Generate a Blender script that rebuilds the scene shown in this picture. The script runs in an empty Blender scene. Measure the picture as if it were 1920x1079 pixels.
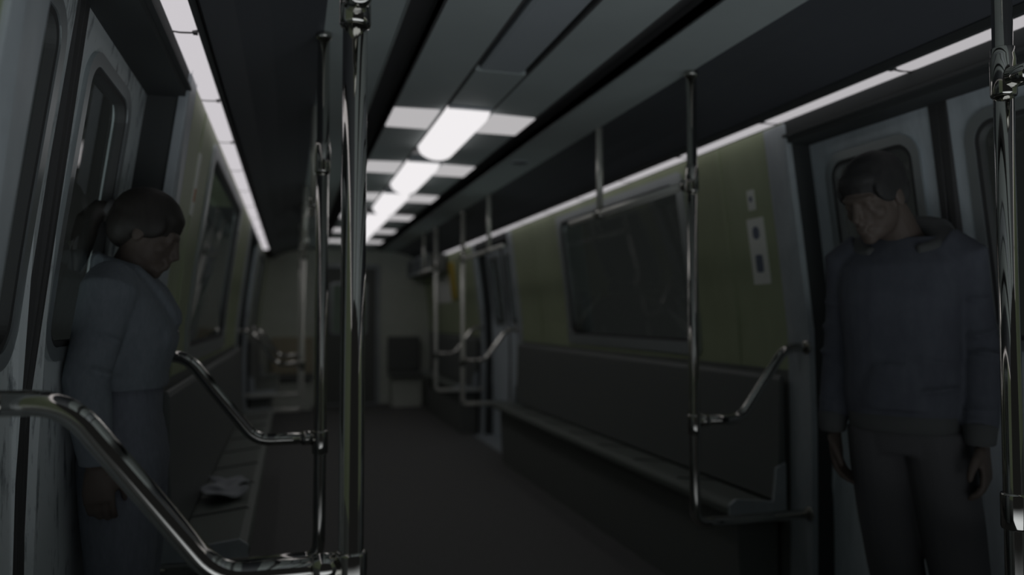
import bpy, math, random
from mathutils import Vector, Matrix
random.seed(7)
S = bpy.context.scene
COL = S.collection
C = 0.766                     # centre line of the car (X); the car runs along Y
V = Vector

# ------------------------------------------------------------------ materials
def srgb(r, g, b):
    f = lambda c: (c/12.92 if c <= .04045 else ((c+.055)/1.055)**2.4)
    return (f(r/255), f(g/255), f(b/255), 1)

def mat(name, col, rough=.6, metal=0., noise=None, spec=.5, bump=0.):
    m = bpy.data.materials.new(name); m.use_nodes = True
    nt = m.node_tree; b = nt.nodes['Principled BSDF']
    b.inputs['Base Color'].default_value = (*col, 1)
    b.inputs['Roughness'].default_value = rough
    b.inputs['Metallic'].default_value = metal
    b.inputs['Specular IOR Level'].default_value = spec
    if noise:
        col2, scale, stretch, lo, hi = noise
        tc = nt.nodes.new('ShaderNodeTexCoord'); mp = nt.nodes.new('ShaderNodeMapping')
        mp.inputs['Scale'].default_value = stretch
        nz = nt.nodes.new('ShaderNodeTexNoise'); nz.inputs['Scale'].default_value = scale
        nz.inputs['Detail'].default_value = 6; nz.inputs['Roughness'].default_value = .65
        cr = nt.nodes.new('ShaderNodeValToRGB')
        cr.color_ramp.elements[0].position = lo; cr.color_ramp.elements[0].color = (*col2, 1)
        cr.color_ramp.elements[1].position = hi; cr.color_ramp.elements[1].color = (*col, 1)
        L = nt.links.new
        L(tc.outputs['Object'], mp.inputs['Vector']); L(mp.outputs['Vector'], nz.inputs['Vector'])
        L(nz.outputs['Fac'], cr.inputs['Fac']); L(cr.outputs['Color'], b.inputs['Base Color'])
        if bump:
            bp = nt.nodes.new('ShaderNodeBump'); bp.inputs['Strength'].default_value = bump
            bp.inputs['Distance'].default_value = .004
            L(nz.outputs['Fac'], bp.inputs['Height']); L(bp.outputs['Normal'], b.inputs['Normal'])
    return m

def emis(name, col, strength):
    m = bpy.data.materials.new(name); m.use_nodes = True
    nt = m.node_tree; nt.nodes.clear()
    o = nt.nodes.new('ShaderNodeOutputMaterial'); e = nt.nodes.new('ShaderNodeEmission')
    e.inputs['Color'].default_value = (*col, 1); e.inputs['Strength'].default_value = strength
    nt.links.new(e.outputs[0], o.inputs['Surface'])
    return m

def glass(name):
    m = bpy.data.materials.new(name); m.use_nodes = True
    nt = m.node_tree; nt.nodes.clear()
    o = nt.nodes.new('ShaderNodeOutputMaterial')
    t = nt.nodes.new('ShaderNodeBsdfTransparent'); t.inputs['Color'].default_value = (.8, .84, .82, 1)
    g = nt.nodes.new('ShaderNodeBsdfGlossy'); g.inputs['Roughness'].default_value = .02
    g.inputs['Color'].default_value = (.9, .9, .9, 1)
    f = nt.nodes.new('ShaderNodeFresnel'); f.inputs['IOR'].default_value = 1.45
    geo = nt.nodes.new('ShaderNodeNewGeometry'); front = nt.nodes.new('ShaderNodeMath'); front.operation = 'SUBTRACT'; front.inputs[0].default_value = 1.
    mul = nt.nodes.new('ShaderNodeMath'); mul.operation = 'MULTIPLY'
    x = nt.nodes.new('ShaderNodeMixShader')
    L = nt.links.new
    L(geo.outputs['Backfacing'], front.inputs[1]); L(f.outputs[0], mul.inputs[0]); L(front.outputs[0], mul.inputs[1]); L(mul.outputs[0], x.inputs['Fac']); L(t.outputs[0], x.inputs[1]); L(g.outputs[0], x.inputs[2])
    L(x.outputs[0], o.inputs['Surface'])
    return m

M = {}
M['olive']   = mat('olive_wall_laminate', (.46, .53, .34), .45, noise=((.36, .41, .25), 2.2, (1, 1, .35), .35, .7))
M['lower']   = mat('dark_lower_wall', (.20, .21, .20), .6, spec=.2)
M['header']  = mat('dark_header_enamel', (.075, .08, .08), .75, spec=.15)
M['ceil']    = mat('grey_ceiling_enamel', (.52, .575, .57), .65, noise=((.47, .52, .515), 1.5, (1, 1, 1), .35, .7), spec=.15)
M['cove']    = mat('dark_blue_cove_panel', (.095, .102, .115), .5)
M['slot']    = mat('black_slot', (.10, .10, .10), .8)
M['endwall'] = mat('olive_end_wall', (.84, .88, .80), .5, noise=((.74, .79, .70), 3, (1, 1, 1), .35, .7))
M['floor']   = mat('dark_rubber_floor', (.20, .20, .197), .85, noise=((.16, .16, .157), 60, (1, 1, 1), .35, .65), spec=.1)
M['steel']   = mat('brushed_door', (.76, .84, .89), .42, .05, noise=((.66, .735, .78), 14, (1.6, 1.6, .3), .36, .60))
M['worn']    = mat('worn_scratched_door', (.88, .94, .95), .42, .0, noise=((.20, .23, .25), 11, (2.2, 2.2, .55), .34, .47))
M['post']    = mat('stainless_post', (.56, .61, .63), .4, .10, noise=((.42, .46, .49), 6, (1, 1, .4), .35, .65))
M['chrome']  = mat('polished_steel_tube', (.52, .51, .475), .06, 1.)
M['satin']   = mat('satin_steel_tube', (.84, .84, .78), .34, .45)
M['frame']   = mat('brushed_aluminium_frame', (.50, .54, .55), .30, .6)
M['rubber']  = mat('black_rubber', (.07, .07, .07), .7)
M['glass']   = glass('window_glass')
M['seat']    = mat('dark_seat_plastic', (.17, .18, .175), .5)
M['seatedge']= mat('seat_cushion_plastic', (.18, .20, .18), .5)
M['lampL']   = emis('left_strip_diffuser_light', (1., .955, 1.), .60)
M['lampR']   = emis('right_strip_diffuser_light', (1., .965, 1.), .47)
M['lampC']   = emis('centre_fixture_light', (1., .97, .985), .88)
M['lampS']   = emis('side_panel_light', (1., .97, .985), .47)
M['paper']   = mat('pale_notice', (.90, .92, .86), .5)
M['glare']  = mat('painted_glare', (.92, .93, .88), .4)
M['ink']     = mat('dark_pictogram', (.16, .19, .25), .6)
M['yellow']  = mat('yellow_sign', (.62, .46, .07), .5)
M['orange']  = mat('orange_sticker', (.55, .20, .03), .5)
M['bluecard']= mat('dark_blue_card', (.05, .06, .085), .35)
M['tan']     = mat('tan_seat_back', (.55, .50, .36), .45)
M['cover']   = mat('fixture_cover', (.46, .50, .53), .45)
M['news']    = mat('newsprint', (.42, .44, .47), .7)
M['skin']    = mat('skin', (.115, .09, .075), .6)
M['hairW']   = mat('brown_hair', (.036, .032, .028), .6, noise=((.024, .021, .018), 40, (1, 1, .15), .35, .65), bump=.3)
M['hairM']   = mat('black_hair', (.034, .033, .033), .65, noise=((.024, .024, .024), 60, (1, 1, .4), .35, .65), bump=.4)
M['denim']   = mat('blue_grey_denim', (.20, .225, .25), .85, noise=((.165, .19, .215), 90, (1, 1, .4), .35, .65))
M['jeans']   = mat('dark_jeans', (.19, .205, .24), .85, noise=((.155, .17, .20), 90, (1, 1, .3), .35, .65))
M['hoodie']  = mat('slate_hoodie', (.105, .115, .14), .9, noise=((.085, .092, .115), 25, (1, 1, .5), .35, .65))
M['hoodtrim']= mat('charcoal_hood_lining', (.095, .10, .10), .9)
M['pants']   = mat('black_trousers', (.10, .10, .105), .9)
M['shoe']    = mat('black_shoe', (.02, .02, .02), .5)
M['button']  = mat('dull_button', (.3, .3, .28), .35, .8)
M['eye']     = mat('eye', (.04, .035, .03), .4)

# ------------------------------------------------------------------ mesh building
class MB:
    def __init__(s): s.v = []; s.f = []; s.m = []; s.sm = []
    def add(s, verts, faces, mi=0, smooth=False):
        o = len(s.v); s.v += [V(p) for p in verts]
        for f in faces:
            s.f.append(tuple(i+o for i in f)); s.m.append(mi); s.sm.append(smooth)
    def box(s, x0, x1, y0, y1, z0, z1, mi=0):
        p = [(x, y, z) for x in (x0, x1) for y in (y0, y1) for z in (z0, z1)]
        s.add(p, [(0,1,3,2), (4,6,7,5), (0,4,5,1), (2,3,7,6), (0,2,6,4), (1,5,7,3)], mi)
    def prism_y(s, prof, y0, y1, mi=0, smooth=False):
        n = len(prof)
        vs = [(x, y0, z) for x, z in prof] + [(x, y1, z) for x, z in prof]
        s.add(vs, [(i, (i+1) % n, (i+1) % n+n, i+n) for i in range(n)] + [tuple(range(n))[::-1], tuple(range(n, 2*n))], mi, smooth)
    def rings(s, rings, closed=True, caps=True, mi=0, smooth=True):
        n = len(rings[0]); vs = [p for r in rings for p in r]; fs = []
        for k in range(len(rings)-1):
            for i in range(n if closed else n-1):
                j = (i+1) % n
                fs.append((k*n+i, k*n+j, (k+1)*n+j, (k+1)*n+i))
        s.add(vs, fs, mi, smooth)
        if caps:
            for r, rev in ((rings[0], True), (rings[-1], False)):
                s.add(r, [tuple(range(n))[::-1] if rev else tuple(range(n))], mi, False)
    def tube(s, pts, r, n=20, mi=0, radii=None):
        pts = [V(p) for p in pts]; rings = []; up = None
        for i, p in enumerate(pts):
            a = pts[max(i-1, 0)]; b = pts[min(i+1, len(pts)-1)]
            t = (b-a).normalized()
            if up is None:
                up = V((0, 0, 1)) if abs(t.z) < .9 else V((0, 1, 0))
            u = (up - t*up.dot(t)).normalized(); w = t.cross(u); up = u
            rr = radii[i] if radii else r
            rings.append([p + (u*math.cos(2*math.pi*k/n) + w*math.sin(2*math.pi*k/n))*rr for k in range(n)])
        s.rings(rings, mi=mi)
    def lathe(s, p, prof, n=28, mi=0, axis='z'):
        p = V(p); rings = []
        for r, h in prof:
            ring = []
            for k in range(n):
                a = 2*math.pi*k/n; c, d = r*math.cos(a), r*math.sin(a)
                ring.append(p + (V((c, d, h)) if axis == 'z' else V((h, c, d)) if axis == 'x' else V((d, h, c))))
            rings.append(ring)
        s.rings(rings, mi=mi)
    def sphere(s, p, r, rot=None, n=16, mi=0):
        r = V(r) if not isinstance(r, (int, float)) else V((r, r, r)); vs = []; fs = []
        for i in range(n//2+1):
            th = math.pi*i/(n//2)
            for k in range(n):
                a = 2*math.pi*k/n
                q = V((r.x*math.sin(th)*math.cos(a), r.y*math.sin(th)*math.sin(a), r.z*math.cos(th)))
                if rot: q = rot @ q
                vs.append(V(p)+q)
        for i in range(n//2):
            for k in range(n):
                j = (k+1) % n
                fs.append((i*n+k, (i+1)*n+k, (i+1)*n+j, i*n+j))
        s.add(vs, fs, mi, True)
    def mesh(s, name, mats, origin=(0, 0, 0)):
        me = bpy.data.meshes.new(name); o = V(origin)
        me.from_pydata([p-o for p in s.v], [], s.f)
        for m in (mats if isinstance(mats, (list, tuple)) else [mats]): me.materials.append(m)
        for i, p in enumerate(me.polygons): p.material_index = s.m[i]; p.use_smooth = s.sm[i]
        me.validate(); me.update()
        return me
    def build(s, name, mats, parent=None, origin=(0, 0, 0), bevel=0.):
        # vertices are in world space; origin is the base of the thing
        if parent is not None:
            q = parent; origin = V((0, 0, 0))
            while q is not None: origin = origin + q.location; q = q.parent
        me = s.mesh(name, mats, origin)
        o = bpy.data.objects.new(name, me); COL.objects.link(o)
        if parent is not None: o.parent = parent
        else: o.location = origin
        import bmesh
        bm = bmesh.new(); bm.from_mesh(me)
        bmesh.ops.remove_doubles(bm, verts=bm.verts, dist=1e-5)
        bmesh.ops.recalc_face_normals(bm, faces=bm.faces); bm.to_mesh(me); bm.free()
        if bevel:
            b = o.modifiers.new('bevel', 'BEVEL'); b.width = bevel; b.segments = 2; b.limit_method = 'ANGLE'
        return o

def empty(name, loc, label, cat, group=None):
    o = bpy.data.objects.new(name, None); o.empty_display_size = .1; COL.objects.link(o); o.location = loc
    return tag(o, label, cat, group)
def tag(o, label=None, cat=None, group=None, kind=None):
    for k, v in (('label', label), ('category', cat), ('group', group), ('kind', kind)):
        if v: o[k] = v
    return o
def struct(o, label=None, cat=None):
    return tag(o, label, cat, None, 'structure')

def fillet(pts, rad, n=8):
    pts = [V(p) for p in pts]; out = [pts[0]]
    for i in range(1, len(pts)-1):
        p = pts[i]; a = (pts[i-1]-p); b = (pts[i+1]-p)
        d = min(rad[i-1] if isinstance(rad, (list, tuple)) else rad, a.length*.49, b.length*.49)
        A = p + a.normalized()*d; B = p + b.normalized()*d
        for k in range(n+1):
            t = k/n; out.append(A*(1-t)**2 + p*2*t*(1-t) + B*t*t)
    out.append(pts[-1]); return out

# ------------------------------------------------------------------ section of the car side
WP = [(-.05, 1.28), (0, 1.28), (.6, 1.295), (1.0, 1.293), (1.2, 1.286), (1.4, 1.264), (1.92, 1.195), (2.0, 1.184), (2.2, 1.158)]
def w(z):
    for (a, u), (b, v) in zip(WP, WP[1:]):
        if z <= b: return u + (v-u)*(z-a)/(b-a)
    return WP[-1][1]
win = lambda z: w(z) - .11
def side_pt(s, y, z, d=0., f=win):            # d: towards the aisle
    return V((C + s*(f(z)-d), y, z))

Y0, Y1 = .1, 10.8
DOORS = [(1.2, 2.476), (6.36, 7.62)]
WINDOWS = {-1: [(3.32, 5.05), (8.1, 9.6)], 1: [(3.32, 5.05)]}
WZ = (1.095, 1.945)
CEILZ = 2.18

def side_wall(s, name):
    ys = sorted({Y0, Y1, *[v for d in DOORS for v in d], *[v for d in WINDOWS[s] for v in d]})
    zs = [0, .3, .6, .8, 1.03, 1.095, 1.2, 1.3, 1.4, 1.6, 1.8, 1.925, 1.945, 2.005]
    mb = MB()
    def there(i, k):
        if not (0 <= i < len(ys)-1 and 0 <= k < len(zs)-1): return None
        y = (ys[i]+ys[i+1])/2; z = (zs[k]+zs[k+1])/2
        for a, b in DOORS:
            if a < y < b: return 2 if z > 1.925 else None
        for a, b in WINDOWS[s]:
            if a < y < b and WZ[0] < z < WZ[1]: return None
        return 1 if z < 1.03 else 0
    F = lambda y, z: side_pt(s, y, z)
    B = lambda y, z: side_pt(s, y, z, -.06, w)
    for i in range(len(ys)-1):
        for k in range(len(zs)-1):
            m = there(i, k)
            if m is None: continue
            a, b, c, d = (ys[i], zs[k]), (ys[i+1], zs[k]), (ys[i+1], zs[k+1]), (ys[i], zs[k+1])
            mb.add([F(*a), F(*b), F(*c), F(*d)], [(0, 1, 2, 3)], m)
            mb.add([B(*a), B(*b), B(*c), B(*d)], [(3, 2, 1, 0)], m)
            for (di, dk, p, q) in ((-1, 0, d, a), (1, 0, b, c), (0, -1, a, b), (0, 1, c, d)):
                if there(i+di, k+dk) is None:
                    mb.add([F(*p), F(*q), B(*q), B(*p)], [(0, 1, 2, 3)], 2 if di else m)
    return struct(mb.build(name, [M['olive'], M['lower'], M['header']]))
side_wall(-1, 'wall_left'); side_wall(1, 'wall_right')

def rr(y0, y1, z0, z1, r, k=8, m=5):
    pts = []
    cs = [(y1-r, z0+r, -90), (y1-r, z1-r, 0), (y0+r, z1-r, 90), (y0+r, z0+r, 180)]
    for i, (cy, cz, a0) in enumerate(cs):
        for j in range(k+1):
            a = math.radians(a0+90*j/k); pts.append((cy+r*math.cos(a), cz+r*math.sin(a)))
        ny, nz, na = cs[(i+1) % 4]; a = math.radians(na)
        e = (ny+r*math.cos(a), nz+r*math.sin(a)); b = pts[-1]
        for j in range(1, m): pts.append((b[0]+(e[0]-b[0])*j/m, b[1]+(e[1]-b[1])*j/m))
    return pts
def plate(s, outer, inner, d0, d1, f=win, mi=0, mb=None):
    """ring (or full plate when inner is None) between depth d0 (aisle side) and d1"""
    mb = mb or MB(); n = len(outer); P = lambda q, d: side_pt(s, q[0], q[1], d, f)
    if inner is None:
        cy = sum(q[0] for q in outer)/n; cz = sum(q[1] for q in outer)/n
        inner = [(cy+(q[0]-cy)*.02, cz+(q[1]-cz)*.02) for q in outer]; fill = True
    else: fill = False
    A = [P(q, d0) for q in outer]; B = [P(q, d0) for q in inner]
    Cc = [P(q, d1) for q in inner]; D = [P(q, d1) for q in outer]
    mb.add(A+B+Cc+D, [(r*n+i, r*n+(i+1) % n, ((r+1) % 4)*n+(i+1) % n, ((r+1) % 4)*n+i)
                      for r in range(4) if not (fill and r == 1) for i in range(n)], mi)
    if fill: mb.add(B, [tuple(range(n))], mi); mb.add(Cc, [tuple(range(n))], mi)
    return mb

# windows of the passenger bays
wn = 0
for s in (-1, 1):
    for (a, b) in WINDOWS[s]:
        wn += 1
        side = 'left' if s < 0 else 'right'
        fr = struct(plate(s, rr(a-.045, b+.045, WZ[0]-.04, WZ[1]+.02, .03), rr(a+.02, b-.02, WZ[0]+.025, WZ[1]-.025, .07), .012, -.03).build(
            'window_%d' % wn, M['frame'], origin=side_pt(s, (a+b)/2, WZ[0])))
        plate(s, rr(a+.02, b-.02, WZ[0]+.025, WZ[1]-.025, .07), rr(a+.035, b-.035, WZ[0]+.04, WZ[1]-.04, .06), .006, -.02).build('gasket', M['rubber'], fr)
        plate(s, rr(a+.03, b-.03, WZ[0]+.035, WZ[1]-.035, .06), None, -.008, -.014).build('pane', M['glass'], fr)

# sliding doors
dn = 0
GAP = {-1: [1.755, 7.0], 1: [1.865, 7.0]}
def door_leaf(s, a, b, wa, wb, edge, label):
    global dn
    dn += 1
    o = rr(a, b, .02, 1.96, .004); hz = (1.15, 1.86)
    hole = rr(wa, wb, *hz, .085)
    leaf = struct(plate(s, o, hole, 0, -.035, w).build('door_%d' % dn, M['worn' if s < 0 else 'steel'], origin=side_pt(s, (a+b)/2, .02, 0, w)))
    plate(s, rr(wa-.004, wb+.004, hz[0]-.004, hz[1]+.004, .088), rr(wa+.028, wb-.028, hz[0]+.028, hz[1]-.028, .062), .010, -.02, w).build('window_frame', M['frame'], leaf)
    plate(s, rr(wa+.028, wb-.028, hz[0]+.028, hz[1]-.028, .062), rr(wa+.042, wb-.042, hz[0]+.042, hz[1]-.042, .05), .006, -.02, w).build('gasket', M['rubber'], leaf)
    plate(s, rr(wa+.036, wb-.036, hz[0]+.036, hz[1]-.036, .055), None, -.012, -.018, w).build('pane', M['glass'], leaf)
    e0, e1 = (b, b+.034) if edge > 0 else (a-.034, a)
    plate(s, rr(e0, e1, .02, 1.96, .004), None, .004, -.03, w).build('edge_seal', M['rubber'], leaf)
    return leaf
for s in (-1, 1):
    for (a, b), g in zip(DOORS, GAP[s]):
        door_leaf(s, a-.06, g-.034, max(g-.53, a+.02), g-.09, 1, '')
        door_leaf(s, g+.034, b+.06, g+.09, g+.53, -1, '')

# stainless posts beside the doors, header ledges, thresholds
tn = 0
for s in (-1, 1):
    for (a, b) in DOORS:
        for y0, y1 in ((a-.12, a+.012), (b-.012, b+.12)):
            tn += 1
            struct(plate(s, rr(y0, y1, 0.0, 2.0, .006), None, .008, -.02).build('trim_%d' % tn, M['post'], origin=side_pt(s, (y0+y1)/2, 0), bevel=.003))
        tn += 1
        mb = MB()
        mb.prism_y([(C+s*(win(1.94)-.001), 1.96), (C+s*(win(1.94)-.014), 1.957), (C+s*(win(1.94)-.014), 1.947), (C+s*(win(1.94)-.001), 1.943)], a, b)
        struct(mb.build('trim_%d' % tn, M['header'], origin=(C+s*win(1.9), (a+b)/2, 1.92)))
        tn += 1
        mb = MB(); mb.box(C+s*1.08, C+s*1.33, a+.005, b-.005, .0, .012)
        for k in range(5): mb.box(C+s*(1.1+.035*k), C+s*(1.112+.035*k), a+.01, b-.01, .012, .016)
        struct(mb.build('trim_%d' % tn, M['post'], origin=(C+s*1.2, (a+b)/2, 0)))
# dark line of the seam where olive panels meet (vertical battens)
for s in (-1, 1):
    for y in (5.7, 2.95):
        tn += 1
        struct(plate(s, rr(y-.012, y+.012, 1.03, 2.0, .003), None, .003, -.005).build('trim_%d' % tn, M['olive'], origin=side_pt(s, y, 1.0)))

# ------------------------------------------------------------------ floor, ceiling
mb = MB(); mb.box(C-1.36, C+1.36, Y0, Y1, -.05, 0)
struct(mb.build('floor', M['floor'], origin=(C, 4, 0)))

mb = MB()
T = .04
for s in (-1, 1):
    X = lambda o: C+s*o
    # cove from strip to side panel, then the side ceiling, vent slot, centre panel, fixture recess
    cove = [(.995, 2.042), (.92, 2.095), (.83, 2.135), (.74, 2.160), (.672, 2.172)]
    pr = [(X(o), z) for o, z in cove] + [(X(o), z+T) for o, z in cove[::-1]]
    mb.prism_y(pr, Y0, Y1, 1)
    mb.prism_y([(X(.672), 2.172), (X(.44), 2.18), (X(.44), 2.18+T), (X(.672), 2.172+T)], Y0, Y1, 0)
    mb.prism_y([(X(.44), 2.18), (X(.44), 2.25), (X(.34), 2.25), (X(.34), 2.185), (X(.33), 2.185), (X(.33), 2.27), (X(.45), 2.27), (X(.45), 2.18)], Y0, Y1, 2)
    mb.prism_y([(X(.34), 2.185), (X(.115), 2.19), (X(.115), 2.19+T), (X(.34), 2.185+T)], Y0, Y1, 0)
    mb.prism_y([(X(.447), 2.176), (X(.44), 2.173), (X(.44), 2.185), (X(.447), 2.185)], Y0, Y1, 3)
    # dark backing above the light strip
    mb.prism_y([(X(1.0), 2.045), (X(.98), 2.10), (X(1.2), 2.10), (X(1.2), 2.006), (X(1.19), 2.006), (X(1.19), 2.07), (X(1.0), 2.07)], Y0, Y1, 2)
mb.prism_y([(C-.115, 2.19), (C-.115, 2.26), (C+.115, 2.26), (C+.115, 2.19), (C+.105, 2.19), (C+.105, 2.25), (C-.105, 2.25), (C-.105, 2.19)], Y0, Y1, 2)
struct(mb.build('ceiling', [M['ceil'], M['cove'], M['slot'], M['frame']], origin=(C, 4, 2.18)))

# end walls
def end_wall(name, y, t):
    mb = MB(); zz = [0, .6, 1.0, 1.4, 1.92, 2.26]
    xs = [-1, 1]
    ring = [(C - w(z)-.06, z) for z in zz] + [(C + w(z)+.06, z) for z in zz[::-1]]
    mb.prism_y(ring, y, y+t)
    return struct(mb.build(name, M['endwall'], origin=(C, y, 0)))
end_wall('wall_end', Y1, .08)
# storm door in the end wall
dn += 1
def plate_xz(outer, inner, y0, y1):
    n = len(outer); mb = MB(); fill = inner is None
    if fill:
        cx = sum(q[0] for q in outer)/n; cz = sum(q[1] for q in outer)/n
        inner = [(cx+(q[0]-cx)*.02, cz+(q[1]-cz)*.02) for q in outer]
    L = [[V((x, y, z)) for x, z in loop] for loop, y in ((outer, y0), (inner, y0), (inner, y1), (outer, y1))]
    mb.add([p for l in L for p in l], [(r*n+i, r*n+(i+1) % n, ((r+1) % 4)*n+(i+1) % n, ((r+1) % 4)*n+i)
            for r in range(4) if not (fill and r == 1) for i in range(n)])
    if fill: mb.add(L[1], [tuple(range(n))]); mb.add(L[2], [tuple(range(n))])
    return mb
dx0, dx1 = C-.36, C+.40
door = struct(plate_xz(rr(dx0, dx1, .02, 1.93, .02), rr(dx0+.13, dx1-.13, 1.0, 1.72, .05), 10.765, 10.80).build('door_%d' % dn, M['lower'], origin=(C, 10.78, 0)))
plate_xz(rr(dx0-.05, dx1+.05, .0, 1.98, .02), rr(dx0, dx1, .018, 1.93, .02), 10.745, 10.80).build('door_frame', M['post'], door)
plate_xz(rr(dx0+.125, dx1-.125, .995, 1.725, .05), rr(dx0+.155, dx1-.155, 1.025, 1.695, .04), 10.755, 10.80).build('window_frame', M['frame'], door)
plate_xz(rr(dx0+.14, dx1-.14, 1.01, 1.71, .045), None, 10.78, 10.788).build('pane', M['glass'], door)
mb = MB(); mb.tube(fillet([(dx0+.07, 10.77, .95), (dx0+.07, 10.72, .95), (dx0+.07, 10.72, 1.12), (dx0+.07, 10.77, 1.12)], .02), .01, 12)
mb.build('handle', M['chrome'], door)

# ------------------------------------------------------------------ light strips along the sides
SEAM = .665
def light_strip(s, ya, yb, first, lamp, label):
    X = lambda o: C+s*(o+(.011 if s < 0 else 0))
    root = empty('light_strip', (X(1.05), ya, 2.01), label, 'light', 'light strips along the car sides')
    mb = MB()
    mb.prism_y([(X(.992), 2.014), (X(1.001), 2.010), (X(1.0025), 2.036), (X(1.094), 2.036), (X(1.094), 2.011), (X(1.10), 2.011), (X(1.10), 2.039), (X(.992), 2.039)], ya, yb)
    mb.build('housing', M['header'], root)
    y = first - SEAM*math.ceil((first-ya)/SEAM)
    prof = [(1.004, 2.018), (1.02, 2.013), (1.048, 2.011), (1.076, 2.013), (1.092, 2.018), (1.092, 2.032), (1.004, 2.032)]
    while y < yb:
        a, b = max(y, ya)+.005, min(y+SEAM, yb)-.005
        if b > a+.05:
            mb = MB(); mb.prism_y([(X(o), z) for o, z in prof], a, b, 0)
            mb.build('diffuser', lamp, root)
            if a > .2 and a < 8.5:
                mb = MB(); mb.prism_y([(X(o), z-.0015) for o, z in prof[:5]] + [(X(1.092), 2.032), (X(1.004), 2.032)], a-.010, a)
                mb.build('seam', M['slot'], root)
            if a < 3.6 and a > .9:
                for o, z in ((1.010, 2.013), (1.086, 2.013)):
                    mb = MB(); mb.box(X(o)-.006, X(o)+.006, a-.017, a+.005, z-.003, z+.006)
                    mb.build('clip', M['slot'], root)
        y += SEAM
light_strip(-1, .12, 9.0, 2.145, M['lampL'], 'long glowing light strip above the left doors, seen widest at the upper left')
light_strip(1, .12, 9.0, 1.854, M['lampR'], 'long glowing light strip above the right doors and right window')

# centre ceiling fixtures: lit tubes, and an unlit cover nearer the camera
order = ['nearest and largest', 'second nearest', 'third nearest', 'fourth nearest', 'fifth nearest', 'sixth nearest', 'seventh nearest']
for k in range(6):
    a = 3.25+1.2*k; b = a+.85
    r = empty('ceiling_light', (C, (a+b)/2, 2.18), 'lit tube light in the centre of the ceiling, %s of the row' % order[k], 'light', 'lit centre ceiling lights')
    mb = MB()
    n = 14; rings = []
    for y, q in ((a, .35), (a+.015, .85), (a+.05, 1), (b-.05, 1), (b-.015, .85), (b, .35)):
        rings.append([V((C+.098*math.cos(math.pi*i/n), y, 2.195-.085*q*abs(math.sin(math.pi*i/n))**.7)) for i in range(n+1)])
    mb.rings(rings, smooth=True)
    mb.build('diffuser', M['lampC'], r)
    for p, q in ((a-.03, a), (b, b+.03)):
        mb = MB(); mb.box(C-.10, C+.10, p, q, 2.178, 2.22)
        mb.build('end_cap', M['cover'], r)
    for s in (-1, 1):
        mb = MB(); x0, x1 = sorted((C+s*.125, C+s*.332))
        mb.box(x0, x1, a+.07, a+.40, 2.178, 2.195)
        o = mb.build('ceiling_side_light', M['lampS'], origin=((x0+x1)/2, a+.26, 2.18), bevel=.004)
        tag(o, 'flat glowing ceiling panel %s of the %s lit tube light' % ('left' if s < 0 else 'right', order[k].replace(' and largest', '')), 'light panel', 'flat ceiling light panels')
r = empty('ceiling_fixture_cover', (C, 1, 2.19), 'long unlit cover in the centre of the ceiling before the lit tube lights', 'cover')
mb = MB(); mb.prism_y([(C-.085, 2.192), (C-.07, 2.186), (C+.07, 2.186), (C+.085, 2.192), (C+.085, 2.22), (C-.085, 2.22)], .12, 2.72)
mb.build('cover_panel', M['cover'], r)
mb = MB(); mb.prism_y([(C-.1, 2.186), (C+.1, 2.186), (C+.1, 2.21), (C-.1, 2.21)], 2.735, 3.21)
mb.build('joint_panel', M['ceil'], r)
# round speaker in the right ceiling panel
r = empty('ceiling_speaker', (C+.55, 4.28, 2.176), 'dark round speaker grille in the right ceiling panel', 'speaker')
mb = MB(); mb.lathe((C+.55, 4.28, 2.176), [(.001, -.004), (.045, -.004), (.05, -.001), (.05, .01)], 24); mb.build('grille', M['slot'], r)
mb = MB(); mb.lathe((C+.55, 4.28, 2.176), [(.052, 0), (.054, -.006), (.062, -.004), (.064, .004)], 24); mb.build('rim', M['cover'], r)

# ------------------------------------------------------------------ stanchions with bent handrails
R = .0195
def stanchion(s, y, d, label, near=False):
    """s side, d: direction of the seats along Y"""
    px = C+s*.672; base = (px, y, .485)
    root = empty('grab_pole', base, label, 'grab pole', 'grab poles with bent handrails beside the doors')
    wx = lambda z: C+s*(win(z)-.012)
    mb = MB(); mb.tube(fillet([(px, y, 2.168), (px, y, .485), (wx(.485), y, .485)], .05), R, 24); mb.build('pole', M['chrome'] if y < 5 else M['satin'], root)
    mb = MB(); mb.tube(fillet([(px, y, .862), (C+s*.865, y, .862), (C+s*1.070, y, 1.128), (wx(1.128), y, 1.128)], [.045, .06]), R*.95, 24); mb.build('handrail', M['chrome'], root)
    mb = MB(); mb.lathe((px, y, 0), [(R+.0005, .810), (.0235, .811), (.0250, .815), (.0250, .880), (.0235, .884), (R+.0005, .885)], 28)
    tf = mb.build('tee_fitting', M['chrome'], root)
    mb = MB(); mb.lathe((px+s*.022, y, .862), [(R*.95+.0005, 0), (.0225, 0), (.0225, s*.034), (R*.95+.0005, s*.036)], 24, axis='x'); mb.build('collar', M['chrome'], tf)
    mb = MB(); mb.lathe((px, y, 0), [(R+.0005, 1.712), (.0235, 1.713), (.0250, 1.718), (.0250, 1.788), (.0228, 1.800), (.0228, 1.815), (R+.0005, 1.817)], 28)
    tf = mb.build('upper_fitting', M['chrome'], root)
    mb = MB(); mb.lathe((px, y+d*.02, 1.748), [(R*.9, 0), (.0225, 0), (.0225, d*.04), (R*.9, d*.042)], 24, axis='y'); mb.build('collar', M['chrome'], tf)
    mb = MB(); mb.lathe((px, y, 0), [(R+.0005, 2.152), (.024, 2.153), (.026, 2.158), (.027, 2.171)], 28); mb.build('ceiling_flange', M['chrome'], root)
    for z in (.485, 1.128):
        mb = MB(); mb.lathe((wx(z)+s*.002, y, z), [(R, -s*.010), (.025, -s*.009), (.027, -s*.006), (.027, 0)], 24, axis='x')
        mb.build('wall_flange', M['chrome'], root)
    return root
stanchion(-1, 1.2, -1, 'large chrome grab pole in the foreground, left of centre, with bent handrail at lower left', True)
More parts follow.
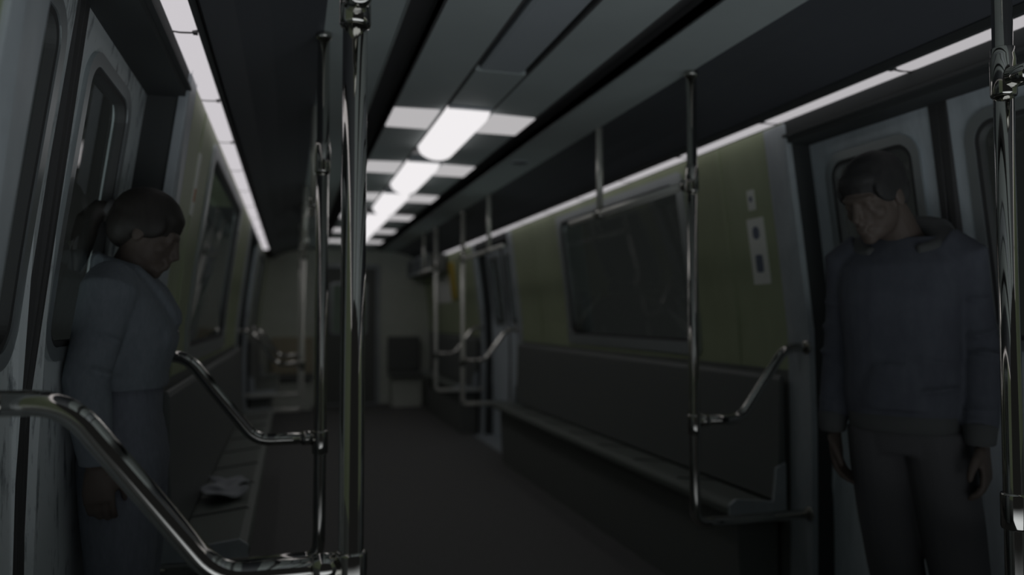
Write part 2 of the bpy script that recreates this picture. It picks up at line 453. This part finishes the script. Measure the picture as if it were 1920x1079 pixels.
stanchion(1, 1.2, -1, 'chrome grab pole at the right edge beside the hooded person', True)
stanchion(-1, 2.476, 1, 'thin chrome grab pole just left of the large foreground pole')
stanchion(1, 2.476, 1, 'chrome grab pole before the right window, bent handrail meeting the post by the notices')
stanchion(-1, 6.36, -1, 'blurred far grab pole seen just left of the thin chrome pole')
stanchion(1, 6.36, -1, 'blurred far grab pole on the right, nearer of the two beside the far right door')
stanchion(-1, 7.62, 1, 'blurred far grab pole on the left beyond the far left door')
stanchion(1, 7.62, 1, 'blurred far grab pole on the right, farther of the two beside the far right door')

# overhead rails between poles and hangers
def overhead(s, ya, yb, hang, label):
    px = C+s*.672
    root = empty('overhead_grab_rail', (px, (ya+yb)/2, 1.748), label, 'grab rail', 'overhead grab rails above the seats')
    d = 1 if yb > ya else -1
    mb = MB(); mb.tube([(px, ya+d*.062, 1.748), (px, yb-d*.012, 1.748), (px, yb-d*.004, 1.748), (px, yb, 1.748)], 0, 20, radii=[R*.9, R*.9, R*.75, R*.3]); mb.build('rail', M['satin'], root)
    mb = MB(); mb.tube([(px, hang, 1.748), (px, hang, 2.17)], R*.85, 20); mb.build('hanger', M['satin'], root)
    mb = MB(); mb.lathe((px, hang-.035, 1.748), [(R*.9, 0), (.0235, .002), (.0235, .068), (R*.9, .07)], 24, axis='y'); mb.build('tee_fitting', M['chrome'], root)
for s, nm in ((-1, 'left'), (1, 'right')):
    overhead(s, 2.476, 3.75, 3.35, 'overhead chrome grab rail over the %s bench, near half, with one hanger' % nm)
    overhead(s, 6.36, 5.08, 5.47, 'overhead chrome grab rail over the %s bench, far half, with one hanger' % nm)
    overhead(s, 7.62, 8.6, 8.35, 'overhead chrome grab rail over the %s seats beyond the far door' % nm)

# ------------------------------------------------------------------ bench seats
def bench(s, ya, yb, label):
    X = lambda o: C+s*o
    root = empty('bench_seat', (X(1.0), (ya+yb)/2, 0), label, 'bench', 'long bench seats along the walls')
    W = .025
    mb = MB()
    mb.prism_y([(X(.885), .495), (X(.895), .512), (X(.92), .518), (X(1.12), .495), (X(1.12), .455), (X(.92), .475), (X(.89), .468)], ya, yb)
    mb.build('seat_pan', M['seatedge'], root, bevel=.004)
    mb = MB()
    mb.prism_y([(X(1.115), .505), (X(1.128), .75), (X(1.132), .99), (X(1.14), 1.01), (X(1.152), 1.01), (X(1.16), .505)], ya, yb)
    mb.build('backrest', M['seat'], root, bevel=.004)
    mb = MB(); mb.prism_y([(X(.98), .0), (X(.96), .465), (X(1.150), .45), (X(1.150), 0)], ya+.05, yb-.05)
    mb.build('seat_base', M['lower'], root)
    n = max(1, round((yb-ya)/.46))
    for k in range(1, n):
        y = ya+(yb-ya)*k/n; mb = MB()
        mb.prism_y([(X(.90), .510), (X(.92), .524), (X(1.11), .502), (X(1.11), .49), (X(.92), .51)], y-.008, y+.008)
        mb.build('seat_divider', M['seat'], root)
    for y in (ya-.012, yb):
        mb = MB()
        mb.prism_y([(X(.89), .46), (X(.89), .51), (X(.92), .53), (X(1.09), .51), (X(1.105), .64), (X(1.150), .66), (X(1.150), .44)], y, y+.012)
        mb.build('end_bracket', M['post'], root)
bench(1, 2.60, 6.24, 'long dark bench seat on the right under the window')
bench(-1, 2.60, 6.24, 'long dark bench seat on the left behind the bent handrail')
bench(1, 7.75, 9.9, 'short dark bench seat on the right beyond the far door')
bench(-1, 7.75, 9.9, 'short dark bench seat on the left beyond the far door')

# seats against the end wall
def end_seat(x0, x1, label, backm):
    root = empty('end_seat', ((x0+x1)/2, 10.5, 0), label, 'seat')
    mb = MB(); mb.box(x0, x1, 10.28, 10.70, .40, .46); mb.build('seat_pan', M['seat'], root, bevel=.015)
    mb = MB(); mb.box(x0, x1, 10.66, 10.745, .46, .96); mb.build('backrest', backm, root, bevel=.02)
    mb = MB(); mb.box(x0+.03, x1-.03, 10.36, 10.70, 0, .40); mb.build('seat_base', M['endwall'], root)
end_seat(C-1.02, C-.46, 'tan backed seat against the end wall, left of the end door', M['tan'])
end_seat(C+.56, C+1.02, 'dark backed seat against the end wall, right of the end door', M['seat'])

# ------------------------------------------------------------------ notices and cards
def notice(s, y0, y1, z0, z1, label, marks, name='wall_notice'):
    o = plate(s, rr(y0, y1, z0, z1, .006), None, .004, -.001).build(name, M['paper'], origin=side_pt(s, (y0+y1)/2, z0))
    tag(o, label, 'sign')
    for i, mk in enumerate(marks):
        plate(s, rr(*mk[:4], mk[4]), None, .0055, .003).build('pictogram', M['ink'], o)
    return o
notice(1, 2.675, 2.79, 1.385, 1.665, 'tall pale notice with two dark pictograms on the right olive wall',
       [(2.71, 2.755, 1.575, 1.63, .022), (2.708, 2.757, 1.435, 1.51, .012)])
notice(1, 2.715, 2.765, 1.70, 1.785, 'small pale notice with one dark dot above the tall notice', [(2.73, 2.75, 1.735, 1.758, .009)])
o = plate(-1, rr(2.93, 2.985, 1.62, 1.85, .006), None, .004, -.001).build('wall_notice', M['paper'], origin=side_pt(-1, 2.95, 1.6))
tag(o, 'narrow olive-lit notice with orange mark on the left wall above the person in the jacket', 'sign')
plate(-1, rr(2.94, 2.975, 1.67, 1.72, .008), None, .0055, .003).build('sticker', M['orange'], o)
o = plate(1, rr(8.72, 8.92, 1.45, 1.89, .01), None, .03, -.001).build('yellow_sign', M['yellow'], origin=side_pt(1, 8.82, 1.45))
tag(o, 'yellow upright sign on the far right wall near the end of the light strip', 'sign')
r = empty('bulkhead_cabinet', (C+1.0, 9.9, 1.80), 'overhead cabinet with dark blue panels in pale frames, high at the far right end', 'cabinet')
mb = MB(); mb.box(C+.86, C+1.065, 9.06, 10.78, 1.80, 2.03); mb.build('body', M['lower'], r)
for a, b in ((9.06, 9.60), (9.62, 10.16), (10.18, 10.76)):
    f = lambda loop, x: [V((x, y, z)) for y, z in loop]
    o_, n_ = rr(a, b, 1.80, 2.03, .01), rr(a+.05, b-.05, 1.835, 2.0, .01)
    n = len(o_); mb = MB(); x0, x1 = C+.845, C+.86
    mb.add(f(o_, x0)+f(n_, x0)+f(n_, x1)+f(o_, x1), [(q*n+i, q*n+(i+1) % n, ((q+1) % 4)*n+(i+1) % n, ((q+1) % 4)*n+i) for q in range(4) for i in range(n)])
    fr = mb.build('panel_frame', M['post'], r)
    mb = MB(); mb.box(C+.853, C+.859, a+.048, b-.048, 1.833, 2.002); mb.build('panel', M['bluecard'], fr)
o = plate(1, rr(9.08, 9.95, 1.42, 1.76, .02), None, .004, -.001).build('wall_glare', M['glare'], origin=side_pt(1, 9.5, 1.42))  # pale plate added to paint a bright reflection on the wall
tag(o, 'painted pale reflection on the far right wall beyond the yellow sign', 'glare')

# crumpled newspaper on the left bench
mb = MB(); n = 9; m = 6; vs = []
for i in range(n):
    for j in range(m):
        u, v_ = i/(n-1)-.5, j/(m-1)-.5
        vs.append((C-1.02 + v_*.15 + .03*math.sin(i*1.3), 3.34+u*.34+.02*math.sin(j*1.7), .548+.013*math.sin(i*1.9+j)+.009*math.cos(j*2.3+i*.7)))
fs = [(i*m+j, i*m+j+1, (i+1)*m+j+1, (i+1)*m+j) for i in range(n-1) for j in range(m-1)]
mb.add(vs, fs, 0, True)
o = mb.build('newspaper', M['news'], origin=(C-1.0, 3.34, .52))
so = o.modifiers.new('thick', 'SOLIDIFY'); so.thickness = .012
su = o.modifiers.new('sub', 'SUBSURF'); su.levels = su.render_levels = 2
tag(o, 'crumpled pale paper lying on the left bench seat', 'newspaper')

# ------------------------------------------------------------------ people
def rotY(a): return Matrix.Rotation(math.radians(a), 3, 'Y')
def rotZ(a): return Matrix.Rotation(math.radians(a), 3, 'Z')
def limb(mb, pts, n=18, up=(1, 0, 0)):
    """pts: (position, half width along x-ish axis, half width across)"""
    rings = []
    P = [V(p[0]) for p in pts]
    for i, p in enumerate(P):
        t = (P[min(i+1, len(P)-1)]-P[max(i-1, 0)]).normalized()
        u = V(up); u = (u - t*u.dot(t)).normalized(); q = t.cross(u)
        a, b = pts[i][1], pts[i][2]
        rings.append([p + u*a*math.cos(2*math.pi*k/n) + q*b*math.sin(2*math.pi*k/n) for k in range(n)])
    mb.rings(rings)
def fuse(mb, voxel, smooth=4, fac=.5):
    me = mb.mesh('tmp', M['skin']); o = bpy.data.objects.new('tmp', me); COL.objects.link(o)
    import bmesh
    bm = bmesh.new(); bm.from_mesh(me); bmesh.ops.remove_doubles(bm, verts=bm.verts, dist=1e-5)
    bmesh.ops.recalc_face_normals(bm, faces=bm.faces); bm.to_mesh(me); bm.free()
    r = o.modifiers.new('r', 'REMESH'); r.mode = 'VOXEL'; r.voxel_size = voxel; r.use_smooth_shade = True
    if smooth:
        k = o.modifiers.new('s', 'SMOOTH'); k.iterations = smooth; k.factor = fac
    dg = bpy.context.evaluated_depsgraph_get()
    res = bpy.data.meshes.new_from_object(o.evaluated_get(dg))
    bpy.data.objects.remove(o); bpy.data.meshes.remove(me)
    for p in res.polygons: p.use_smooth = True
    return res
def put(name, me, m, parent):
    me.materials.clear(); me.materials.append(m); me.name = name
    o = bpy.data.objects.new(name, me); COL.objects.link(o); o.parent = parent
    return o
def hand(mb, wrist, s, direction, curl_dir, thumb_dir, size=1.):
    """wrist point, direction along the hand, curl_dir = way the fingers bend (palm side), thumb_dir = side of the thumb"""
    d = V(direction).normalized(); c = V(curl_dir); c = (c-d*c.dot(d)).normalized()
    t = V(thumb_dir); t = (t-d*t.dot(d)-c*t.dot(c)).normalized()
    W = V(wrist); z = size
    limb(mb, [(W-d*.03, .018*z, .024*z), (W, .017*z, .025*z), (W+d*.03*z, .015*z, .034*z), (W+d*.065*z, .014*z, .040*z), (W+d*.092*z, .011*z, .039*z)], 16, up=c)
    for i, (off, L) in enumerate(((.028, .072), (.0095, .082), (-.0095, .076), (-.027, .060))):
        p = W+d*.082*z+t*off*z; pts = []; ang = .18+.05*i
        for k, seg in enumerate((0, .42, .33, .25)):
            if k: 
                p = p+(d*math.cos(ang)+c*math.sin(ang))*L*seg*z; ang += .42
            pts.append(p.copy())
        mb.tube(pts, 0, 10, radii=[.0095*z, .0088*z, .0080*z, .0068*z]); mb.sphere(pts[-1], .0068*z, n=10)
    p0 = W+d*.022*z+t*.022*z
    pts = [p0, p0+(d*.6+t*.6+c*.25).normalized()*.035*z]
    pts.append(pts[-1]+(d*.85+t*.25+c*.35).normalized()*.032*z); pts.append(pts[-1]+(d*.95+c*.3).normalized()*.024*z)
    mb.tube(pts, 0, 10, radii=[.015*z, .012*z, .0098*z, .0078*z]); mb.sphere(pts[-1], .0078*z, n=10)
def head(mb, hc, pitch, k=1., male=False, turn=0):
    """head around hc, face towards +x, tipped forward by pitch degrees"""
    Rm = rotZ(turn) @ rotY(pitch); H = V(hc)
    q = lambda x, y, z: H + Rm @ (V((x, y, z))*k)
    e = lambda p, r: mb.sphere(q(*p), V(r)*k, Rm, 18)
    e((-.012, 0, .035), (.096, .074, .085))        # cranium
    e((.018, 0, -.02), (.073, .064, .098))         # face
    e((.044, 0, -.080), (.044, .042 if male else .036, .034))   # jaw, chin
    e((.076, 0, -.098), (.020, .024 if male else .019, .017))
    e((.070, 0, .028), (.022, .052, .014))         # brow
    limb(mb, [(q(.082, 0, .022), .009, .009), (q(.096, 0, -.010), .011, .010), (q(.106, 0, -.026), .011, .013), (q(.092, 0, -.036), .008, .014)], 12, up=(0, 1, 0))
    e((.084, 0, -.050), (.016, .026, .014)); e((.096, 0, -.058), (.011, .022, .0065)); e((.094, 0, -.071), (.011, .019, .0075)); e((.080, 0, -.086), (.016, .026, .014))
    for s in (-1, 1):
        e((.054, s*.034, -.024), (.024, .028, .026)); e((.0715, s*.031, .0095), (.0125, .016, .0085)); e((.071, s*.031, -.006), (.0115, .015, .006))   # cheek
        e((-.008, s*.073, -.008), (.019, .008, .031))  # ear
    return q, Rm

def torso(mb, rows, n=28, pw=2.5, bw=1.):
    """rows: (x centre, z, half depth, half width) stacked super-ellipses"""
    rings = []
    for x, z, a, b in rows:
        ring = []; b *= bw
        for k in range(n):
            t = 2*math.pi*k/n; c, d = math.cos(t), math.sin(t)
            ring.append(V((x+a*abs(c)**(2/pw)*(1 if c >= 0 else -1), b*abs(d)**(2/pw)*(1 if d >= 0 else -1), z)))
        rings.append(ring)
    mb.rings(rings)

def make_woman(base, yaw):
    root = empty('person', base, 'person in blue-grey jacket and jeans, tied-back hair, head bowed, at the left door', 'person')
    root.rotation_euler = (0, 0, math.radians(yaw))
    hc = (.042, 0, 1.455); pitch = 27
    sh = {s: V((-.015, s*.148, 1.312)) for s in (-1, 1)}
    el = {s: V((-.055, s*.195, 1.085)) for s in (-1, 1)}
    wr = {s: V((-.030, s*.195, .880)) for s in (-1, 1)}
    # ---- body
    mb = MB()
    q, Rm = head(mb, hc, pitch, .87)
    limb(mb, [((-.02, 0, 1.30), .055, .07), ((.0, 0, 1.36), .045, .050), ((.022, 0, 1.41), .043, .046), ((.035, 0, 1.45), .045, .045)], 18)
    torso(mb, [(.0, .80, .085, .14), (.0, .90, .095, .155), (.0, 1.0, .078, .125), (.005, 1.10, .085, .130), (.012, 1.2, .10, .145), (-.005, 1.29, .085, .155), (-.015, 1.345, .055, .09)])
    for s in (-1, 1):
        limb(mb, [(sh[s], .045, .045), (sh[s].lerp(el[s], .5), .040, .038), (el[s], .034, .033), (el[s].lerp(wr[s], .35), .034, .031), (wr[s], .021, .024)], 16)
        hand(mb, wr[s], s, (.10, 0, -1), (0, -s, 0), (1, 0, 0), .92)
        limb(mb, [((0, s*.075, .88), .085, .082), ((.005, s*.08, .68), .072, .07), ((.01, s*.08, .47), .05, .048), ((-.005, s*.08, .33), .048, .046), ((-.015, s*.08, .12), .03, .03), ((-.015, s*.08, .04), .033, .03)], 18)
        limb(mb, [((-.05, s*.08, .035), .03, .03), ((.05, s*.085, .04), .03, .038), ((.13, s*.09, .028), .022, .04), ((.17, s*.09, .022), .014, .03)], 14, up=(0, 0, 1))
    put('body', fuse(mb, .0045, 3), M['skin'], root)
    for s in (-1, 1):
        mb = MB(); mb.sphere(q(.069, s*.030, .003), .0105, n=12); put('eye', mb.mesh('eye', M['eye']), M['eye'], root)
    # ---- hair: cap swept back with a tied tail
    mb = MB()
    e = lambda p, r: mb.sphere(q(*p), V(r)*.93, Rm, 20)
    e((-.018, 0, .046), (.098, .078, .086)); e((.030, 0, .070), (.050, .062, .036)); e((-.052, 0, .008), (.060, .070, .078))
    for s in (-1, 1): e((-.005, s*.066, .030), (.055, .018, .046))
    e((-.102, 0, .018), (.028, .028, .030))
    B = q(-.108, 0, .020); T = [B, B+V((-.035, 0, .004)), B+V((-.062, -.004, -.03)), B+V((-.072, -.008, -.08)), B+V((-.078, -.01, -.125)), B+V((-.085, -.01, -.165))]
    mb.tube(T, 0, 14, radii=[.018, .026, .030, .029, .022, .008])
    put('hair', fuse(mb, .005, 4), M['hairW'], root)
    mb = MB(); mb.lathe((0, 0, 0), [(.021, -.008), (.026, -.006), (.026, .006), (.021, .008)], 18, axis='x')
    me = mb.mesh('hair_tie', M['rubber']); me.transform(Matrix.Translation(q(-.124, 0, .020)) @ Rm.to_4x4()); put('hair_tie', me, M['rubber'], root)
    # ---- cropped jacket
    mb = MB()
    torso(mb, [(.0, 1.055, .094, .150), (.0, 1.07, .098, .154), (.010, 1.11, .096, .152), (.018, 1.16, .104, .158), (.016, 1.22, .106, .166), (.000, 1.28, .094, .172), (-.012, 1.325, .078, .160), (-.015, 1.352, .058, .108)])
    torso(mb, [(.0, 1.05, .100, .157), (.0, 1.085, .101, .159)])
    for s in (-1, 1):
        limb(mb, [(sh[s]+V((0, -s*.03, .005)), .062, .062), (sh[s]+V((0, s*.012, -.015)), .066, .058), (sh[s].lerp(el[s], .35), .060, .054), (sh[s].lerp(el[s], .7), .054, .049), (el[s], .051, .047), (el[s].lerp(wr[s], .3), .050, .045), (el[s].lerp(wr[s], .8), .040, .037), (wr[s]+V((0, 0, .012)), .036, .034)], 20)
        limb(mb, [(wr[s]+V((0, 0, .045)), .041, .038), (wr[s]+V((.002, 0, .004)), .039, .036)], 18)
        # crease folds on the sleeves
        for f in (.25, .55, .9):
            c = sh[s].lerp(el[s], f); mb.sphere(c+V((.02, s*.02, 0)), (.040, .035, .014), rotY(25), 12)
        c = el[s]; mb.sphere(c+V((.022, 0, -.012)), (.034, .04, .016), rotY(-20), 12)
        # lapel wings and collar
        limb(mb, [((-.045, s*.055, 1.372), .018, .03), ((.030, s*.070, 1.352), .015, .028), ((.080, s*.062, 1.305), .013, .032), ((.118, s*.045, 1.245), .009, .026), ((.124, s*.03, 1.215), .006, .012)], 14, up=(1, 0, .5))
        mb.sphere((.106, s*.075, 1.18), (.014, .04, .035), None, 12)
    limb(mb, [((-.055, .07, 1.365), .016, .03), ((-.075, .0, 1.375), .016, .032), ((-.055, -.07, 1.365), .016, .03)], 14, up=(1, 0, 0))
    jk = put('jacket', fuse(mb, .0055, 3), M['denim'], root)
    for z in (1.19, 1.14, 1.09):
        mb = MB(); mb.lathe((0, 0, 0), [(.001, .004), (.007, .003), (.008, 0)], 12, axis='x')
        me = mb.mesh('button', M['button']); me.transform(Matrix.Translation(V((.120 if z > 1.15 else .108 if z > 1.1 else .1, .012, z)))); put('button', me, M['button'], jk)
    # ---- jeans
    mb = MB()
    torso(mb, [(.0, .80, .10, .158), (.0, .86, .106, .168), (.0, .92, .098, .158), (.0, .98, .086, .140), (.005, 1.07, .082, .132)])
    for s in (-1, 1):
        limb(mb, [((.0, s*.08, .88), .098, .088), ((.004, s*.083, .76), .092, .086), ((.008, s*.085, .62), .08, .076), ((.012, s*.085, .47), .062, .06), ((.0, s*.085, .33), .060, .058), ((-.01, s*.085, .14), .052, .052), ((-.01, s*.085, .05), .056, .055)], 20)
        mb.sphere((.045, s*.085, .50), (.03, .05, .012), rotY(15), 12); mb.sphere((-.03, s*.085, .44), (.04, .05, .012), rotY(-15), 12)
        mb.sphere((.06, s*.06, .80), (.04, .06, .012), rotY(-30), 12)
    put('jeans', fuse(mb, .0055, 3), M['jeans'], root)
    for s in (-1, 1):
        mb = MB()
        limb(mb, [((-.075, s*.085, .038), .030, .026), ((-.04, s*.085, .045), .045, .036), ((.05, s*.088, .045), .045, .043), ((.12, s*.092, .033), .033, .046), ((.175, s*.092, .026), .026, .036), ((.198, s*.092, .022), .014, .018)], 16, up=(0, 0, 1))
        put('shoe', fuse(mb, .005, 2), M['shoe'], root)
    root.scale = (1.012,)*3
    return root

def stance(me):
    """feet set back and to one side of the hips"""
    for v in me.vertices:
        if v.co.z < .92:
            k = 1-v.co.z/.92; v.co.x -= .085*k; v.co.y += .095*k
    return me

def make_man(base, yaw):
    root = empty('person', base, 'person in dark slate hooded top and black trousers, head bowed, standing before the right door', 'person')
    root.rotation_euler = (0, 0, math.radians(yaw))
    hc = (.118, -.040, 1.578); pitch = 28
    sh = {s: V((-.005, s*.150, 1.415)) for s in (-1, 1)}
    el = {s: V((-.035, s*.190, 1.125)) for s in (-1, 1)}
    wr = {s: V((.035, s*.196, .885)) for s in (-1, 1)}
    mb = MB()
    q, Rm = head(mb, hc, pitch, .98, True, -22)
    limb(mb, [((-.02, 0, 1.40), .065, .085), ((.0, 0, 1.46), .056, .062), ((.045, -.012, 1.515), .054, .056), ((.085, -.028, 1.565), .055, .055)], 18)
    torso(mb, [(.0, .88, .08, .120), (.0, .95, .09, .130), (.0, 1.05, .09, .135), (.005, 1.2, .11, .165), (.01, 1.3, .115, .180), (-.005, 1.39, .095, .19), (-.015, 1.455, .06, .10)], bw=.93)
    for s in (-1, 1):
        limb(mb, [(sh[s], .055, .055), (sh[s].lerp(el[s], .5), .048, .046), (el[s], .041, .040), (el[s].lerp(wr[s], .35), .042, .038), (wr[s], .026, .030)], 16)
        hand(mb, wr[s], s, (.16, 0, -1), (0, -s, 0), (1, 0, 0), 1.05)
        limb(mb, [((0, s*.07, .92), .078, .068), ((.005, s*.078, .72), .072, .066), ((.015, s*.082, .50), .055, .053), ((-.005, s*.082, .36), .055, .053), ((-.015, s*.082, .13), .036, .036), ((-.015, s*.082, .05), .04, .036)], 18)
        limb(mb, [((-.06, s*.082, .04), .030, .030), ((.05, s*.087, .045), .030, .036), ((.15, s*.092, .03), .02, .036), ((.18, s*.092, .025), .012, .025)], 14, up=(0, 0, 1))
    put('body', stance(fuse(mb, .0045, 3)), M['skin'], root)
    for s in (-1, 1):
        mb = MB(); mb.sphere(q(.0695, s*.031, .003), .0105, n=12); put('eye', mb.mesh('eye', M['eye']), M['eye'], root)
    # ---- short hair
    mb = MB()
    e = lambda p, r: mb.sphere(q(*p), V(r), Rm, 20)
    e((-.020, 0, .050), (.101, .081, .084)); e((.034, 0, .074), (.052, .064, .036)); e((-.060, 0, .000), (.052, .070, .070))
    for s in (-1, 1): e((-.006, s*.064, .038), (.070, .017, .052))
    for k in range(26):
        a = random.uniform(0, 6.28); r = random.uniform(.2, 1)
        e((-.01+.085*r*math.cos(a), .065*r*math.sin(a), .118-.055*r*r), (.022, .018, .014))
    put('hair', fuse(mb, .005, 2), M['hairM'], root)
    # ---- hooded top
    mb = MB()
    torso(mb, [(.0, .935, .125, .160), (.0, .955, .13, .165), (.004, 1.0, .135, .170), (.008, 1.1, .130, .165), (.012, 1.2, .130, .172), (.012, 1.3, .130, .182), (-.002, 1.385, .115, .188), (-.012, 1.43, .095, .165), (-.015, 1.465, .075, .12)], bw=.93)
    for s in (-1, 1):
        limb(mb, [(sh[s]+V((0, -s*.04, .01)), .070, .070), (sh[s]+V((0, s*.012, -.015)), .074, .064), (sh[s].lerp(el[s], .35), .068, .058), (sh[s].lerp(el[s], .7), .062, .053), (el[s], .058, .051), (el[s].lerp(wr[s], .3), .056, .050), (el[s].lerp(wr[s], .75), .050, .046), (wr[s]+V((0, 0, .035)), .044, .043)], 20)
        for f in (.2, .45, .75, 1.0):
            c = sh[s].lerp(el[s], f); mb.sphere(c+V((.02, s*.012, 0)), (.055, .046, .014), rotY(random.uniform(-30, 30)), 12)
        for f in (.25, .6):
            c = el[s].lerp(wr[s], f); mb.sphere(c+V((.01, 0, 0)), (.055, .05, .014), rotY(random.uniform(-30, 30)), 12)
    for (z, tilt, dxx) in ((1.02, 8, .05), (1.12, -10, .04), (1.0, -14, -.03), (1.24, 12, .03)):
        mb.sphere((.06, dxx, z), (.085, .11, .014), Matrix.Rotation(math.radians(tilt), 3, 'X'), 16)
    # kangaroo pocket
    torso(mb, [(.05, .97, .10, .12), (.05, 1.02, .104, .12), (.05, 1.10, .10, .085)], bw=.93)
    hd = put('hoodie', fuse(mb, .0065, 3), M['hoodie'], root)
    mb = MB()   # hood lying round the neck
    ring = []
    for k in range(21):
        a = math.radians(-150+300*k/20)
        ring.append((V((-.03-.095*math.cos(a)+.03, .115*math.sin(a), 1.475-.035*(1-math.cos(a))*.8+(.02 if abs(a) < 1 else 0))), .014+.034*math.cos(a/2)**2, .014+.04*math.cos(a/2)**2))
    limb(mb, ring, 14, up=(0, 0, 1))
    mb.sphere((-.115, 0, 1.44), (.055, .10, .065), rotY(-15), 16)
    put('hood', fuse(mb, .006, 4), M['hoodtrim'], hd)
    mb = MB(); torso(mb, [(.0, .905, .122, .155), (.0, .915, .127, .161), (.0, .95, .130, .165), (.0, .958, .126, .161)], bw=.93); put('waistband', mb.mesh('waistband', M['hoodtrim']), M['hoodtrim'], hd)
    for s in (-1, 1):
        mb = MB(); limb(mb, [(wr[s]+V((-.005, 0, .05)), .040, .040), (wr[s]+V((-.004, 0, .045)), .044, .043), (wr[s]+V((.002, 0, .0)), .038, .038), (wr[s]+V((.002, 0, -.004)), .033, .033)], 20)
        put('cuff', mb.mesh('cuff', M['hoodtrim']), M['hoodtrim'], hd)
    # ---- trousers
    mb = MB()
    torso(mb, [(.0, .84, .112, .158), (.0, .90, .114, .160), (.0, .96, .108, .150), (.0, 1.0, .098, .142)], bw=.93)
    for s in (-1, 1):
        limb(mb, [((.0, s*.072, .90), .108, .09), ((.004, s*.078, .78), .104, .09), ((.01, s*.082, .64), .096, .086), ((.016, s*.084, .50), .084, .078), ((.0, s*.084, .36), .080, .075), ((-.01, s*.084, .14), .070, .066), ((-.01, s*.084, .045), .073, .068)], 20)
        for z in (.54, .44, .12): mb.sphere((.02, s*.084, z), (.078, .07, .013), rotY(random.uniform(-20, 20)), 12)
    put('trousers', stance(fuse(mb, .0065, 3)), M['pants'], root)
    for s in (-1, 1):
        mb = MB()
        limb(mb, [((-.09, s*.084, .045), .034, .03), ((-.05, s*.084, .052), .052, .042), ((.05, s*.087, .052), .052, .050), ((.14, s*.091, .038), .038, .054), ((.20, s*.091, .03), .03, .042), ((.225, s*.091, .025), .016, .02)], 16, up=(0, 0, 1))
        put('shoe', stance(fuse(mb, .005, 2)), M['shoe'], root)
    root.scale = (1.012,)*3
    return root

make_woman((C-1.183, 2.2, 0), 2)
make_man((1.765, 1.82, 0), 212)

# ------------------------------------------------------------------ dark tunnel and added rear fill outside, camera
wd = bpy.data.worlds.new('tunnel_dark_with_fill'); S.world = wd; wd.use_nodes = True
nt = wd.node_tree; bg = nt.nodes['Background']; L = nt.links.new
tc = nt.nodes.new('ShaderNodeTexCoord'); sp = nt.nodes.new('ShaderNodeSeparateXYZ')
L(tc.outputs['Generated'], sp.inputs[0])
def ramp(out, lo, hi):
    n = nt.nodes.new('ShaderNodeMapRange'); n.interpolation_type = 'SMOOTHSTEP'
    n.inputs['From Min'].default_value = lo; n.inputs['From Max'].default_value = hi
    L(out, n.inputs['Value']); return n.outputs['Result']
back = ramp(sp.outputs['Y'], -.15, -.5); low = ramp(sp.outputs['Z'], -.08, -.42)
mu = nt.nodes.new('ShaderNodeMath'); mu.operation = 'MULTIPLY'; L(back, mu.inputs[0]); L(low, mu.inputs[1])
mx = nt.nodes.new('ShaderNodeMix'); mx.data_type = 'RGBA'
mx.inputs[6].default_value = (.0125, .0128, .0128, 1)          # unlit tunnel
mx.inputs[7].default_value = (.95, 1.0, 1.06, 1)               # added fill light from behind and below, no real source there
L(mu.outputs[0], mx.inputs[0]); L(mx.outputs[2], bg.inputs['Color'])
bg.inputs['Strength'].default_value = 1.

cam = bpy.data.cameras.new('camera'); co = bpy.data.objects.new('camera', cam); COL.objects.link(co)
cam.sensor_width = 36; cam.lens = 26.25; cam.clip_start = .02
co.location = (0, 0, 1.25)
co.rotation_euler = (math.radians(90+2.19), 0, -math.atan(414.7/1400))
cam.dof.use_dof = True; cam.dof.focus_distance = 1.50; cam.dof.aperture_fstop = 1.65
S.camera = co
S.view_settings.view_transform = 'Standard'; S.view_settings.look = 'None'
S.view_settings.exposure = 0; S.view_settings.gamma = 1; S.view_settings.use_curve_mapping = False
